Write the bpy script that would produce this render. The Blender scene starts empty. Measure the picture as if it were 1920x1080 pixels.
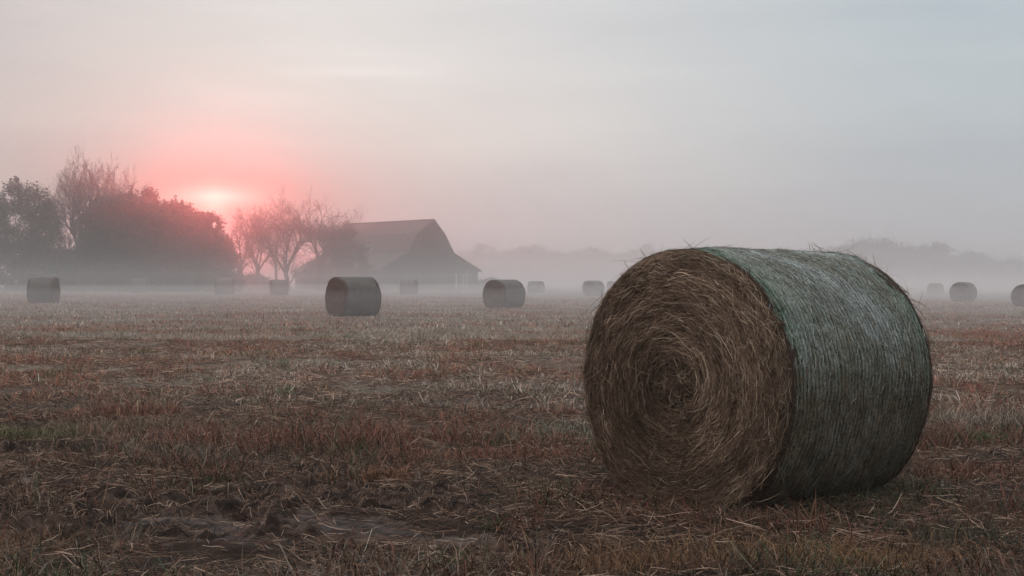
import bpy, math, random
import numpy as np
from mathutils import Vector

rng = np.random.default_rng(7)
random.seed(7)
scene = bpy.context.scene
C = scene.collection
R = math.radians

# ------------------------------------------------------------------ camera, sky, sun, exposure
F_PX = 2600.0                      # focal length in pixels of the 1920 wide photograph
CAM_Z = 1.30
HORIZON = 527.0
cam = bpy.data.cameras.new("camera")
cam.sensor_width = 36.0
cam.lens = 36.0 * F_PX / 1920.0
cam.clip_start = 0.1
cam.clip_end = 6000.0
cam_o = bpy.data.objects.new("camera", cam)
C.objects.link(cam_o)
cam_o.location = (0, 0, CAM_Z)
cam_o.rotation_euler = (R(90) - math.atan((540 - HORIZON) / F_PX), 0, 0)
scene.camera = cam_o

SUN_AZ = math.atan2(402 - 960, F_PX)
SUN_EL = R(3.8)                     # the sun stands behind a thin bank of cloud just over the trees
SUN_DIR = Vector((math.sin(SUN_AZ) * math.cos(SUN_EL), math.cos(SUN_AZ) * math.cos(SUN_EL), math.sin(SUN_EL)))

world = bpy.data.worlds.new("World")
scene.world = world
world.use_nodes = True
wt = world.node_tree
wt.nodes.clear()


class NT:
    """small helper for node trees"""
    def __init__(self, t):
        self.t = t

    def n(self, typ, **kw):
        nd = self.t.nodes.new(typ)
        for k, v in kw.items():
            setattr(nd, k, v)
        return nd

    def link(self, a, b):
        self.t.links.new(a, b)

    def put(self, sock, v):
        if hasattr(v, "is_output"):
            self.t.links.new(v, sock)
        elif v is not None:
            sock.default_value = v

    def math(self, op, a, b=None, c=None, clamp=False):
        nd = self.n("ShaderNodeMath", operation=op, use_clamp=clamp)
        self.put(nd.inputs[0], a)
        if b is not None:
            self.put(nd.inputs[1], b)
        if c is not None:
            self.put(nd.inputs[2], c)
        return nd.outputs[0]

    def mix(self, f, a, b, blend="MIX"):
        nd = self.n("ShaderNodeMix", data_type="RGBA", blend_type=blend)
        self.put(nd.inputs[0], f)
        self.put(nd.inputs[6], a)
        self.put(nd.inputs[7], b)
        return nd.outputs[2]

    def ramp(self, f, stops, interp="LINEAR"):
        nd = self.n("ShaderNodeValToRGB")
        cr = nd.color_ramp
        cr.interpolation = interp
        while len(cr.elements) < len(stops):
            cr.elements.new(0.5)
        for e, (p, c) in zip(cr.elements, stops):
            e.position = p
            e.color = (*c, 1.0) if len(c) == 3 else c
        self.put(nd.inputs[0], f)
        return nd.outputs[0]

    def noise(self, vec, scale, detail=4.0, rough=0.55, dist=0.0):
        nd = self.n("ShaderNodeTexNoise")
        self.put(nd.inputs["Vector"], vec)
        nd.inputs["Scale"].default_value = scale
        nd.inputs["Detail"].default_value = detail
        nd.inputs["Roughness"].default_value = rough
        nd.inputs["Distortion"].default_value = dist
        return nd.outputs["Fac"]

    def smooth(self, v, lo, hi):
        nd = self.n("ShaderNodeMapRange", interpolation_type="SMOOTHSTEP")
        self.put(nd.inputs["Value"], v)
        nd.inputs["From Min"].default_value = lo
        nd.inputs["From Max"].default_value = hi
        return nd.outputs["Result"]

    def vmul(self, vec, v):
        nd = self.n("ShaderNodeVectorMath", operation="MULTIPLY")
        self.put(nd.inputs[0], vec)
        nd.inputs[1].default_value = v
        return nd.outputs[0]


w = NT(wt)
geo = w.n("ShaderNodeTexCoord").outputs["Generated"]
sep = w.n("ShaderNodeSeparateXYZ")
w.link(geo, sep.inputs[0])
dx, dy, dz = sep.outputs
nish = w.n("ShaderNodeTexSky", sky_type="NISHITA")
nish.sun_disc = False
nish.sun_elevation = SUN_EL
nish.sun_rotation = SUN_AZ
nish.air_density = 1.0
nish.dust_density = 3.0
# overcast morning cloud layer over the clear sky: brighter towards the zenith, pink towards the sun
layer = w.ramp(w.math("MULTIPLY", dz, 1.0, clamp=True), [
    (0.0, (0.55, 0.545, 0.55)), (0.05, (0.62, 0.60, 0.605)), (0.115, (0.73, 0.72, 0.715)),
    (0.21, (0.71, 0.725, 0.735)), (0.45, (0.98, 0.99, 0.99)), (1.0, (1.55, 1.55, 1.55))])
az = w.math("ARCTAN2", dx, dy)
cool = w.smooth(az, -0.06, 0.36)
layer = w.mix(cool, layer, w.mix(1.0, layer, (0.70, 0.81, 0.86, 1), "MULTIPLY"))
layer = w.mix(w.smooth(az, -0.12, -0.42), layer, w.mix(1.0, layer, (0.80, 0.76, 0.77, 1), "MULTIPLY"))
# soft horizontal cloud streaks
stv = w.vmul(geo, (5.0, 5.0, 46.0))
st = w.noise(stv, 1.0, 5.0, 0.55, 0.6)
st2 = w.noise(w.vmul(geo, (2.0, 2.0, 9.0)), 1.6, 4.0, 0.5)
layer = w.mix(1.0, layer, w.ramp(st, [(0.25, (0.95, 0.94, 0.95)), (0.62, (1.0, 1.0, 1.0)), (0.8, (1.10, 1.08, 1.06))]), "MULTIPLY")
layer = w.mix(1.0, layer, w.ramp(st2, [(0.3, (0.94, 0.95, 0.97)), (0.7, (1.06, 1.05, 1.04))]), "MULTIPLY")
# glow of the low sun in the cloud
vd = w.n("ShaderNodeVectorMath", operation="DOT_PRODUCT")
w.link(geo, vd.inputs[0])
vd.inputs[1].default_value = SUN_DIR
ang = w.math("ARCCOSINE", w.math("MINIMUM", vd.outputs["Value"], 1.0))


def gauss(v, s):
    q = w.math("DIVIDE", v, s)
    return w.math("EXPONENT", w.math("MULTIPLY", w.math("MULTIPLY", q, q), -1.0))


def elli(caz, cel, saz, sel):
    a = w.math("DIVIDE", w.math("SUBTRACT", az, caz), saz)
    e = w.math("DIVIDE", w.math("SUBTRACT", w.math("ARCSINE", dz), cel), sel)
    return w.math("EXPONENT", w.math("MULTIPLY", w.math("ADD", w.math("MULTIPLY", a, a), w.math("MULTIPLY", e, e)), -1.0))


def add_glow(base, fac, col):
    nd = w.n("ShaderNodeVectorMath", operation="SCALE")
    nd.inputs[0].default_value = col
    w.put(nd.inputs["Scale"], fac)
    ad = w.n("ShaderNodeVectorMath", operation="ADD")
    w.put(ad.inputs[0], base)
    w.link(nd.outputs[0], ad.inputs[1])
    return ad.outputs[0]


wide = elli(SUN_AZ, R(2.4), R(9.0), R(3.2))
sky = w.mix(wide, layer, w.mix(1.0, layer, (0.97, 0.78, 0.78, 1), "MULTIPLY"))
halo = elli(SUN_AZ, R(3.0), R(4.4), R(1.45))
sky = w.mix(halo, sky, w.mix(1.0, sky, (0.72, 0.26, 0.25, 1), "MULTIPLY"))
core_stripe = w.math("MULTIPLY", elli(SUN_AZ, R(3.35), R(1.7), R(0.5)),
                     w.ramp(w.noise(w.vmul(geo, (6, 6, 90)), 1.0, 3.0, 0.5), [(0.3, (0.75, 0.75, 0.75)), (0.6, (1, 1, 1))]))
sky = add_glow(sky, core_stripe, (0.45, 0.85, 0.72))
sky = add_glow(sky, elli(SUN_AZ, R(2.6), R(0.5), R(0.9)), (0.35, 0.40, 0.30))
# pale streaks of higher cloud
for caz, cel, saz, sel, k_ in ((-0.100, 0.1485, 0.050, 0.0042, 0.085), (-0.075, 0.158, 0.085, 0.010, 0.045), (-0.19, 0.128, 0.06, 0.008, 0.04)):
    sky = add_glow(sky, elli(caz, cel, saz, sel), (k_, k_ * 0.95, k_ * 0.9))
bg1 = w.n("ShaderNodeBackground")
w.link(sky, bg1.inputs["Color"])
bg1.inputs["Strength"].default_value = 0.88
bg2 = w.n("ShaderNodeBackground")
w.link(nish.outputs[0], bg2.inputs["Color"])
bg2.inputs["Strength"].default_value = 0.003
ads = w.n("ShaderNodeAddShader")
w.link(bg1.outputs[0], ads.inputs[0])
w.link(bg2.outputs[0], ads.inputs[1])
wo = w.n("ShaderNodeOutputWorld")
w.link(ads.outputs[0], wo.inputs["Surface"])

sun = bpy.data.lights.new("sun", "SUN")
sun.energy = 0.17
sun.angle = R(1.0)
sun.color = (1.0, 0.13, 0.12)
sun_o = bpy.data.objects.new("sun", sun)
C.objects.link(sun_o)
sun_o.rotation_euler = (-SUN_DIR).to_track_quat("-Z", "Y").to_euler()

scene.view_settings.view_transform = "Standard"
scene.view_settings.look = "None"
scene.view_settings.exposure = 0.15
scene.view_settings.gamma = 1.0
scene.view_settings.use_curve_mapping = False
scene.render.engine = "CYCLES"
cy = scene.cycles
cy.max_bounces = 6
cy.diffuse_bounces = 2
cy.glossy_bounces = 1
cy.transmission_bounces = 2
cy.volume_bounces = 3
cy.transparent_max_bounces = 48
cy.use_denoising = True
cy.light_sampling_threshold = 0.0
cy.sample_clamp_indirect = 4.0
cy.use_adaptive_sampling = True
cy.adaptive_threshold = 0.015


# ------------------------------------------------------------------ helpers
def tag(o, label=None, cat=None, group=None, kind=None):
    if label:
        o["label"] = label
    if cat:
        o["category"] = cat
    if group:
        o["group"] = group
    if kind:
        o["kind"] = kind
    return o


def empty(name, loc=(0, 0, 0), rz=0.0):
    o = bpy.data.objects.new(name, None)
    C.objects.link(o)
    o.location = loc
    o.rotation_euler = (0, 0, rz)
    o.empty_display_size = 0.2
    return o


def link_mesh(name, me, mats, parent=None):
    o = bpy.data.objects.new(name, me)
    C.objects.link(o)
    for m in (mats if isinstance(mats, (list, tuple)) else [mats]):
        me.materials.append(m)
    if parent:
        o.parent = parent
    return o


def np_mesh(name, V, Q, col=None, smooth=True):
    """V (n,3); Q (m,k) faces of one size; col (n,3) vertex colour"""
    V = np.ascontiguousarray(V, dtype=np.float32)
    Q = np.ascontiguousarray(Q, dtype=np.int32)
    me = bpy.data.meshes.new(name)
    k = Q.shape[1]
    me.vertices.add(len(V))
    me.vertices.foreach_set("co", V.ravel())
    me.loops.add(Q.size)
    me.loops.foreach_set("vertex_index", Q.ravel())
    me.polygons.add(len(Q))
    me.polygons.foreach_set("loop_start", np.arange(0, Q.size, k, dtype=np.int32))
    me.polygons.foreach_set("loop_total", np.full(len(Q), k, dtype=np.int32))
    me.polygons.foreach_set("use_smooth", np.full(len(Q), smooth, dtype=bool))
    if col is not None:
        a = me.color_attributes.new("tint", "FLOAT_COLOR", "POINT")
        cc = np.ones((len(V), 4), dtype=np.float32)
        cc[:, :3] = np.clip(col, 0, 1)
        a.data.foreach_set("color", cc.ravel())
    me.update(calc_edges=True)
    return me


def mesh_vf(name, verts, faces, smooth=False):
    me = bpy.data.meshes.new(name)
    me.from_pydata([tuple(map(float, v)) for v in verts], [], faces)
    if smooth:
        for p in me.polygons:
            p.use_smooth = True
    me.update()
    return me


def grid_quads(nu, nv, wrap_v=False):
    u = np.arange(nu - 1)[:, None]
    v = np.arange(nv if wrap_v else nv - 1)[None, :]
    v2 = (v + 1) % nv
    a = u * nv + v
    b = u * nv + v2
    c = (u + 1) * nv + v2
    d = (u + 1) * nv + v
    return np.stack([a, b, c, d], -1).reshape(-1, 4)


def ribbons(P, W, S):
    """P (n,s,3) centre lines, W (n,s) widths, S (n,3) or (n,s,3) side vectors -> verts, quads"""
    n, s, _ = P.shape
    if S.ndim == 2:
        S = S[:, None, :]
    off = S * W[..., None] * 0.5
    V = np.stack([P - off, P + off], 2).reshape(-1, 3)
    base = np.arange(n)[:, None] * (2 * s) + np.arange(s - 1)[None, :] * 2
    Q = np.stack([base, base + 1, base + 3, base + 2], -1).reshape(-1, 4)
    return V, Q


def _hash(ix, iy, seed):
    h = (ix.astype(np.int64) * 374761393 + iy.astype(np.int64) * 668265263 + seed * 974634777) & 0xFFFFFFFF
    h = ((h ^ (h >> 13)) * 1274126177) & 0xFFFFFFFF
    return ((h ^ (h >> 16)) & 0xFFFFFF) / float(0xFFFFFF)


def vnoise(x, y, seed=0):
    x, y = np.broadcast_arrays(np.asarray(x, float), np.asarray(y, float))
    ix, iy = np.floor(x), np.floor(y)
    fx, fy = x - ix, y - iy
    fx, fy = fx * fx * (3 - 2 * fx), fy * fy * (3 - 2 * fy)
    a, b = _hash(ix, iy, seed), _hash(ix + 1, iy, seed)
    c, d = _hash(ix, iy + 1, seed), _hash(ix + 1, iy + 1, seed)
    return (a * (1 - fx) + b * fx) * (1 - fy) + (c * (1 - fx) + d * fx) * fy


def fbm(x, y, seed=0, oct=4):
    t, amp, tot = 0.0, 1.0, 0.0
    for i in range(oct):
        t = t + amp * vnoise(x * 2 ** i + 17.3 * i, y * 2 ** i - 9.1 * i, seed + i)
        tot += amp
        amp *= 0.5
    return t / tot


def sstep(v, lo, hi):
    t = np.clip((v - lo) / (hi - lo), 0, 1)
    return t * t * (3 - 2 * t)


def mat(name, rough=0.8, spec=0.3):
    m = bpy.data.materials.new(name)
    m.use_nodes = True
    t = NT(m.node_tree)
    b = m.node_tree.nodes["Principled BSDF"]
    b.inputs["Roughness"].default_value = rough
    b.inputs["Specular IOR Level"].default_value = spec
    return m, t, b


def tint_mat(name, rough=0.8, spec=0.2, gain=1.0, noise_scale=None, amount=0.3):
    """colour comes from each blade's or strand's own tint, broken up by noise"""
    m, t, b = mat(name, rough, spec)
    c = t.n("ShaderNodeVertexColor", layer_name="tint").outputs["Color"]
    if noise_scale:
        pos = t.n("ShaderNodeTexCoord").outputs["Object"]
        f = t.noise(pos, noise_scale, 4)
        c = t.mix(1.0, c, t.ramp(f, [(0.25, (1 - amount,) * 3), (0.75, (1 + amount,) * 3)]), "MULTIPLY")
    t.link(c, b.inputs["Base Color"])
    return m


# ------------------------------------------------------------------ ground
BALE_C = np.array([0.935, 7.85])        # centre of the near face of the big bale, on the ground plane
BALE_AX = np.array([0.735, 0.678])
BALE_AX = BALE_AX / np.linalg.norm(BALE_AX)
BALE_L = 1.47


def mud_mask(x, y):
    e = ((x + 1.35) / 2.5) ** 2 + ((y - 7.9) / 1.75) ** 2
    e2 = ((x + 4.6) / 1.7) ** 2 + ((y - 12.6) / 1.1) ** 2
    e3 = ((x + 3.5) / 2.4) ** 2 + ((y - 10.3) / 0.8) ** 2
    n = fbm(x * 1.5, y * 2.6, 31, 5) - 0.5
    m = np.maximum(np.maximum(1.15 - e, 0.85 - e2), 0.9 - e3) + n * 3.4
    return sstep(m, 0.35, 0.9)


def mud_core(x, y):
    """the smooth damp heart of the trampled mud"""
    e = ((x + 1.0) / 1.3) ** 2 + ((y - 7.4) / 0.8) ** 2
    return sstep(1.2 - e + (fbm(x * 2.6, y * 5.0, 171, 5) - 0.5) * 4.2, 0.35, 1.0)


def land(x, y):
    """large lie of the land: falls a little towards the right, far off"""
    return -0.0062 * np.clip(x, -300, 300) * sstep(y, 12, 60) * np.clip(1.0, 0, 1)


def ground_z(x, y):
    near = 1 - sstep(np.hypot(x, y), 30, 70)
    z = land(x, y)
    z = z + (fbm(x * 0.5, y * 0.7, 3, 3) - 0.5) * 0.10 * near
    z = z + (fbm(x * 2.3, y * 2.8, 5, 4) - 0.5) * 0.085 * near
    m = mud_mask(x, y)
    rid = 1 - np.abs(2 * fbm(x * 3.4 + 0.4 * y, y * 6.0, 11, 5) - 1)
    clod = np.abs(2 * fbm(x * 7 + 3, y * 9, 13, 4) - 1)
    z = z + m * near * (-0.035 + (0.20 * (rid - 0.75) + 0.11 * (clod - 0.25)) * (1 - 0.72 * mud_core(x, y)))
    z = z + (1 - m) * near * 0.035 * (fbm(x * 7, y * 8, 15, 3) - 0.5)
    # the big bale has pressed the ground level where it lies
    bx, by = BALE_C + BALE_AX * BALE_L / 2
    d = np.hypot(x - bx, y - by)
    k = 1 - sstep(d, 1.0, 2.2)
    return z * (1 - k) + k * (0.0 + 0.2 * z)


def axis_lines(dense_lo, dense_hi, step, far_lo, far_hi, grow=1.09):
    mid = list(np.arange(dense_lo, dense_hi + 1e-6, step))
    up, s = [], step
    p = mid[-1]
    while p < far_hi:
        s *= grow
        p += s
        up.append(min(p, far_hi))
    dn, s = [], step
    p = mid[0]
    while p > far_lo:
        s *= grow
        p -= s
        dn.append(max(p, far_lo))
    return np.array(dn[::-1] + mid + up)


gx = axis_lines(-5.5, 5.5, 0.035, -1500, 1500)
gy = axis_lines(5.0, 13.0, 0.035, -60, 1500)
GX, GY = np.meshgrid(gx, gy, indexing="ij")
GZ = ground_z(GX, GY)
gm = mud_mask(GX, GY) * (GY < 40)
me = np_mesh("ground", np.stack([GX, GY, GZ], -1).reshape(-1, 3), grid_quads(len(gx), len(gy))[:, ::-1],
             np.stack([gm, gm * mud_core(GX, GY), gm], -1).reshape(-1, 3))
m, t, b = mat("field_soil", 0.8, 0.14)
pos = t.n("ShaderNodeTexCoord").outputs["Object"]
mudrgb = t.n("ShaderNodeSeparateColor")
t.link(t.n("ShaderNodeVertexColor", layer_name="tint").outputs["Color"], mudrgb.inputs[0])
mudv, mudcore = mudrgb.outputs[0], mudrgb.outputs[1]
big = t.noise(t.vmul(pos, (0.35, 0.55, 1)), 1.0, 5, 0.6)
fine = t.noise(t.vmul(pos, (2.2, 5.0, 2)), 3.0, 6, 0.65)
tuft = t.noise(t.vmul(pos, (0.9, 2.2, 1)), 1.3, 6, 0.7)
straw = t.ramp(big, [(0.30, (0.105, 0.060, 0.043)), (0.45, (0.175, 0.115, 0.085)), (0.55, (0.215, 0.165, 0.128)), (0.68, (0.165, 0.150, 0.108))])
straw = t.mix(1.0, straw, t.ramp(tuft, [(0.3, (0.45, 0.43, 0.42)), (0.55, (1.0, 1.0, 1.0)), (0.75, (1.45, 1.4, 1.35))]), "MULTIPLY")
straw = t.mix(1.0, straw, t.ramp(fine, [(0.3, (0.55, 0.53, 0.5)), (0.7, (1.3, 1.3, 1.3))]), "MULTIPLY")
mudc = t.ramp(fine, [(0.34, (0.007, 0.004, 0.003)), (0.48, (0.028, 0.016, 0.011)), (0.60, (0.095, 0.060, 0.045)), (0.72, (0.170, 0.120, 0.098))])
mf = t.smooth(t.math("ADD", mudv, t.math("MULTIPLY", t.math("SUBTRACT", fine, 0.5), 0.8)), 0.25, 0.75)
# bare soil shows under the near grass, where single blades are built
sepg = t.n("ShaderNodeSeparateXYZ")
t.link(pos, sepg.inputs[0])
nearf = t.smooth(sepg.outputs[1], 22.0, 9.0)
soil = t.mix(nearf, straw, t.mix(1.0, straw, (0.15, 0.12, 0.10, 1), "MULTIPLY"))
t.link(t.mix(mf, soil, mudc), b.inputs["Base Color"])
damp = t.smooth(t.math("ADD", mudcore, t.math("MULTIPLY", t.math("SUBTRACT", fine, 0.5), 1.2)), 0.35, 0.8)
t.link(t.mix(damp, (0.85, 0.85, 0.85, 1), (0.62, 0.62, 0.62, 1)), b.inputs["Roughness"])
t.link(t.mix(damp, (0.12, 0.12, 0.12, 1), (0.20, 0.20, 0.20, 1)), b.inputs["Specular IOR Level"])
bump = t.n("ShaderNodeBump")
bump.inputs["Strength"].default_value = 0.7
bump.inputs["Distance"].default_value = 0.03
t.link(t.noise(t.vmul(pos, (1, 1.6, 1)), 26, 6, 0.65), bump.inputs["Height"])
t.link(bump.outputs[0], b.inputs["Normal"])
ground = link_mesh("ground", me, m)
tag(ground, "brown stubble field with bare trampled mud in front", "ground", kind="structure")

# ------------------------------------------------------------------ grass and fallen straw
PAL = np.array([
    [0.245, 0.092, 0.060],   # red brown dry
    [0.320, 0.195, 0.135],   # tan
    [0.365, 0.298, 0.245],   # pale dewy
    [0.190, 0.165, 0.115],   # grey green
    [0.060, 0.090, 0.036],   # fresh green
    [0.240, 0.132, 0.068]])  # ochre


def grass_tint(x, y, n):
    p = fbm(x * 0.33, y * 0.55, 51, 4)
    q = fbm(x * 0.50 + 31, y * 0.9, 61, 4)
    p = p - 0.11 * np.exp(-((x + 4.5) / 5.0) ** 2 - ((y - 19.0) / 8.0) ** 2) + 0.05 * np.exp(-((x - 1.0) / 4.0) ** 2 - ((y - 19.0) / 8.0) ** 2)   # red-brown grass on the left, sun's red glow painted in; paler by the bale
    fresh = fbm(x * 1.5, y * 1.5, 71, 3)
    u = rng.random(n)
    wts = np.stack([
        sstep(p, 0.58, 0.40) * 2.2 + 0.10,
        np.full(n, 0.40),
        sstep(p, 0.49, 0.62) * 2.4 + 0.05,
        sstep(q, 0.48, 0.64) * 1.5 + 0.06,
        sstep(fresh, 0.66, 0.72) * 3.0 + 0.01,
        sstep(q, 0.5, 0.3) * 0.9 + 0.1], 1)
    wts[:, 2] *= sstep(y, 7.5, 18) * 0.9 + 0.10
    cum = np.cumsum(wts, 1)
    idx = (u[:, None] * cum[:, -1:] > cum).sum(1)
    col = PAL[np.clip(idx, 0, 5)]
    col = col * (0.68 + 0.98 * sstep(y, 8, 18))[:, None]          # stalks darkest nearest the camera, paler further into the field
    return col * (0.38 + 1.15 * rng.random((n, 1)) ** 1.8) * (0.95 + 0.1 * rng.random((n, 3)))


def in_bale(x, y, pad=0.0):
    rel = np.stack([x, y], -1) - BALE_C
    a = rel @ BALE_AX
    s = rel @ np.array([-BALE_AX[1], BALE_AX[0]])
    return (a > -pad) & (a < BALE_L + pad) & (np.abs(s) < 0.42 + pad)


def scatter(y0, y1, dens, thr, soft, half=0.5, pad=1.7):
    area = half * (y1 ** 2 - y0 ** 2) + 2 * pad * (y1 - y0)
    n = int(area * dens)
    u = rng.random(n)
    # rows widen with distance
    y = np.sqrt(y0 ** 2 + u * (y1 ** 2 - y0 ** 2))
    x = (rng.random(n) * 2 - 1) * (half * y + pad)
    cl = fbm(x * 2.6, y * 3.0, 81, 3) * 0.6 + fbm(x * 0.8, y * 1.2, 85, 3) * 0.4
    keep = rng.random(n) < 0.10 + 0.9 * sstep(cl, thr, thr + soft)
    md = mud_mask(x, y)
    keep &= rng.random(n) > md * 0.93
    keep &= ~in_bale(x, y)
    return x[keep], y[keep], cl[keep]


def blades(x, y, cl, hmin, hmax, wd, lean):
    n = len(x)
    z = ground_z(x, y) - 0.01
    h = (hmin + (hmax - hmin) * rng.random(n) ** 1.8) * (0.45 + 1.7 * sstep(cl, 0.42, 0.68))
    a = rng.random(n) * 2 * math.pi
    ln = lean * (0.25 + rng.random(n))
    d = np.stack([np.cos(a), np.sin(a), np.zeros(n)], -1)
    p0 = np.stack([x, y, z], -1)
    up = np.array([0, 0, 1.0])
    p1 = p0 + up * (h * 0.6)[:, None] + d * (h * ln * 0.35)[:, None]
    p2 = p0 + up * (h * (1 - 0.28 * np.minimum(ln, 1.6)))[:, None] + d * (h * ln * 1.05)[:, None]
    P = np.stack([p0, p1, p2], 1)
    W = wd * (0.6 + 0.8 * rng.random(n))[:, None] * np.array([1.0, 0.8, 0.12])[None]
    b2 = rng.random(n) * 2 * math.pi
    S = np.stack([np.cos(b2), np.sin(b2) * 0.6, np.zeros(n)], -1)
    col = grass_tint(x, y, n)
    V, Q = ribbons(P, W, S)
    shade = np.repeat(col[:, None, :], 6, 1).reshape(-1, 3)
    return V, Q, shade


def straws(x, y, lmin, lmax, wd, lift, tones):
    n = len(x)
    L = lmin + (lmax - lmin) * rng.random(n)
    a = rng.normal(0, 0.9, n)
    bend = rng.normal(0, 0.5, n)
    ts = np.linspace(-0.5, 0.5, 4)
    px = x[:, None] + np.cumsum(np.cos(a[:, None] + bend[:, None] * ts) * (L / 3)[:, None], 1) - L[:, None] / 2
    py = y[:, None] + np.cumsum(np.sin(a[:, None] + bend[:, None] * ts) * (L / 3)[:, None], 1)
    tilt = rng.normal(0, 0.5, n)[:, None] * ts * lift * 2 + np.abs(rng.normal(0, 1, n))[:, None] * lift * 0.5
    pz = ground_z(px, py) + 0.006 + np.maximum(tilt, -0.004)
    P = np.stack([px, py, pz], -1)
    W = wd * (0.6 + 0.8 * rng.random(n))[:, None] * np.array([0.7, 1, 1, 0.4])[None]
    S = np.stack([-np.sin(a) * 0.8, np.cos(a) * 0.3, 0.6 + 0 * a], -1)
    tones = np.asarray(tones)
    col = tones[rng.integers(0, len(tones), n)] * (0.6 + 0.8 * rng.random((n, 1)))
    V, Q = ribbons(P, W, S)
    return V, Q, np.repeat(col[:, None, :], 8, 1).reshape(-1, 3)


def join(parts):
    Vs, Qs, Cs, o = [], [], [], 0
    for V, Q, c in parts:
        Vs.append(V)
        Qs.append(Q + o)
        Cs.append(c)
        o += len(V)
    return np.concatenate(Vs), np.concatenate(Qs), np.concatenate(Cs)


grass_parts = []
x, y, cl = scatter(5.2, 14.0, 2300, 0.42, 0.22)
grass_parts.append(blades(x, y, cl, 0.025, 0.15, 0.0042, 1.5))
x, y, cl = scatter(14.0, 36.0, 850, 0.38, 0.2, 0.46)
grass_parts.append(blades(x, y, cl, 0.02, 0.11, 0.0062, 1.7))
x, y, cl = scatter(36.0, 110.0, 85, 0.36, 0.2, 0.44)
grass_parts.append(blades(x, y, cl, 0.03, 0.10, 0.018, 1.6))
n = 6500                                          # long grass left standing round the foot of the bale
a = rng.random(n) * (BALE_L + 0.7) - 0.35
s = np.where(rng.random(n) < 0.7, -1, 1) * (0.38 + np.abs(rng.normal(0, 0.28, n)))
fr = rng.random(n) < 0.35
a = np.where(fr, -np.abs(rng.normal(0, 0.2, n)), a)
s = np.where(fr, rng.normal(0, 0.45, n), s)
xy = BALE_C[None] + a[:, None] * BALE_AX[None] + s[:, None] * np.array([[-BALE_AX[1], BALE_AX[0]]])
k = ~in_bale(xy[:, 0], xy[:, 1], -0.03)
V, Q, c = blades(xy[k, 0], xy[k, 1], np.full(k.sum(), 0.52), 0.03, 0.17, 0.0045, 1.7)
rel = (xy[k] - BALE_C) @ np.array([-BALE_AX[1], BALE_AX[0]])
aln = (xy[k] - BALE_C) @ BALE_AX
grn = np.repeat((rng.random(k.sum()) < 0.8) & ((rel < -0.2) & (aln > 0.1)), 6)
c[grn] = c[grn] * 0.35 + np.array([0.040, 0.052, 0.026])  # dark green grass on the right, the bale's shade darkened into its colour
grass_parts.append((V, Q, c))
for cx, cy, rx, ry, n, col, hh in (
        (1.35, 6.45, 0.95, 0.35, 3600, (0.215, 0.120, 0.062), 0.16), (2.2, 6.9, 0.5, 0.4, 900, (0.070, 0.066, 0.042), 0.17),
        (0.55, 6.30, 0.5, 0.3, 1500, (0.17, 0.090, 0.050), 0.17),
        (-0.08, 7.35, 0.10, 0.07, 160, (0.030, 0.048, 0.020), 0.13), (-0.30, 6.35, 0.12, 0.08, 220, (0.045, 0.070, 0.026), 0.16),
        (3.83, 11.3, 0.20, 0.16, 700, (0.040, 0.110, 0.026), 0.19), (-4.1, 11.4, 0.75, 0.30, 2200, (0.150, 0.130, 0.062), 0.24),
        (-1.9, 9.0, 0.22, 0.12, 260, (0.040, 0.050, 0.022), 0.14), (-2.6, 6.7, 0.5, 0.4, 1200, (0.16, 0.085, 0.045), 0.20),
        (-0.9, 9.1, 0.35, 0.15, 520, (0.22, 0.10, 0.050), 0.20), (0.15, 8.55, 0.3, 0.15, 360, (0.17, 0.12, 0.075), 0.20),
        (-3.3, 12.2, 1.0, 0.35, 2200, (0.22, 0.15, 0.10), 0.22), (-0.15, 10.3, 0.9, 0.3, 1800, (0.26, 0.11, 0.066), 0.18),
        (0.7, 11.8, 1.2, 0.5, 2600, (0.24, 0.23, 0.17), 0.17), (3.0, 9.2, 0.7, 0.4, 1100, (0.23, 0.105, 0.066), 0.16)):
    x = cx + rng.normal(0, 0.5, n) * rx                     # the tufts one can tell apart
    y = cy + rng.normal(0, 0.5, n) * ry
    k = (y > 5.0) & ~in_bale(x, y, 0.02)
    V, Q, c = blades(x[k], y[k], np.full(k.sum(), 0.50), 0.04, hh, 0.0042, 1.3)
    c = np.asarray(col) * np.repeat(0.45 + 0.95 * rng.random((k.sum(), 1)), 6, 0)
    grass_parts.append((V, Q, c))
gme = np_mesh("dry_grass", *join(grass_parts))
grass_m = tint_mat("dry_grass_blades", 0.75, 0.15)
tag(link_mesh("dry_grass", gme, grass_m), "dry brown and pale dewy grass blades covering the field", "grass", kind="stuff")

sp = []
LIT = [[0.050, 0.025, 0.015], [0.100, 0.050, 0.030], [0.19, 0.110, 0.070], [0.022, 0.012, 0.008], [0.020, 0.011, 0.007], [0.30, 0.20, 0.14]]
TON = [[0.11, 0.058, 0.038], [0.19, 0.112, 0.072], [0.46, 0.31, 0.22], [0.060, 0.030, 0.019], [0.035, 0.019, 0.012], [0.10, 0.050, 0.034], [0.14, 0.075, 0.050], [0.085, 0.052, 0.030]]
x, y, cl = scatter(5.2, 14.0, 1000, 0.30, 0.25)
sp.append(straws(x, y, 0.05, 0.20, 0.0042, 0.028, TON))
n = 150000                                        # short chopped litter trampled into the soil
y = np.sqrt(5.2 ** 2 + rng.random(n) * (16.0 ** 2 - 5.2 ** 2))
x = (rng.random(n) * 2 - 1) * (0.48 * y + 1.5)
k = (rng.random(n) < 0.15 + 0.85 * sstep(fbm(x * 1.8, y * 2.6, 161, 4), 0.40, 0.58)) & ~in_bale(x, y) & (rng.random(n) > 0.6 * mud_core(x, y))
sp.append(straws(x[k], y[k], 0.02, 0.09, 0.0045, 0.022, LIT))
x, y, cl = scatter(14.0, 30.0, 150, 0.3, 0.25)
sp.append(straws(x, y, 0.08, 0.28, 0.008, 0.04, TON))
n = 3400                                          # thin litter lying on the mud itself
x = rng.normal(-1.4, 1.7, n)
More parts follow.
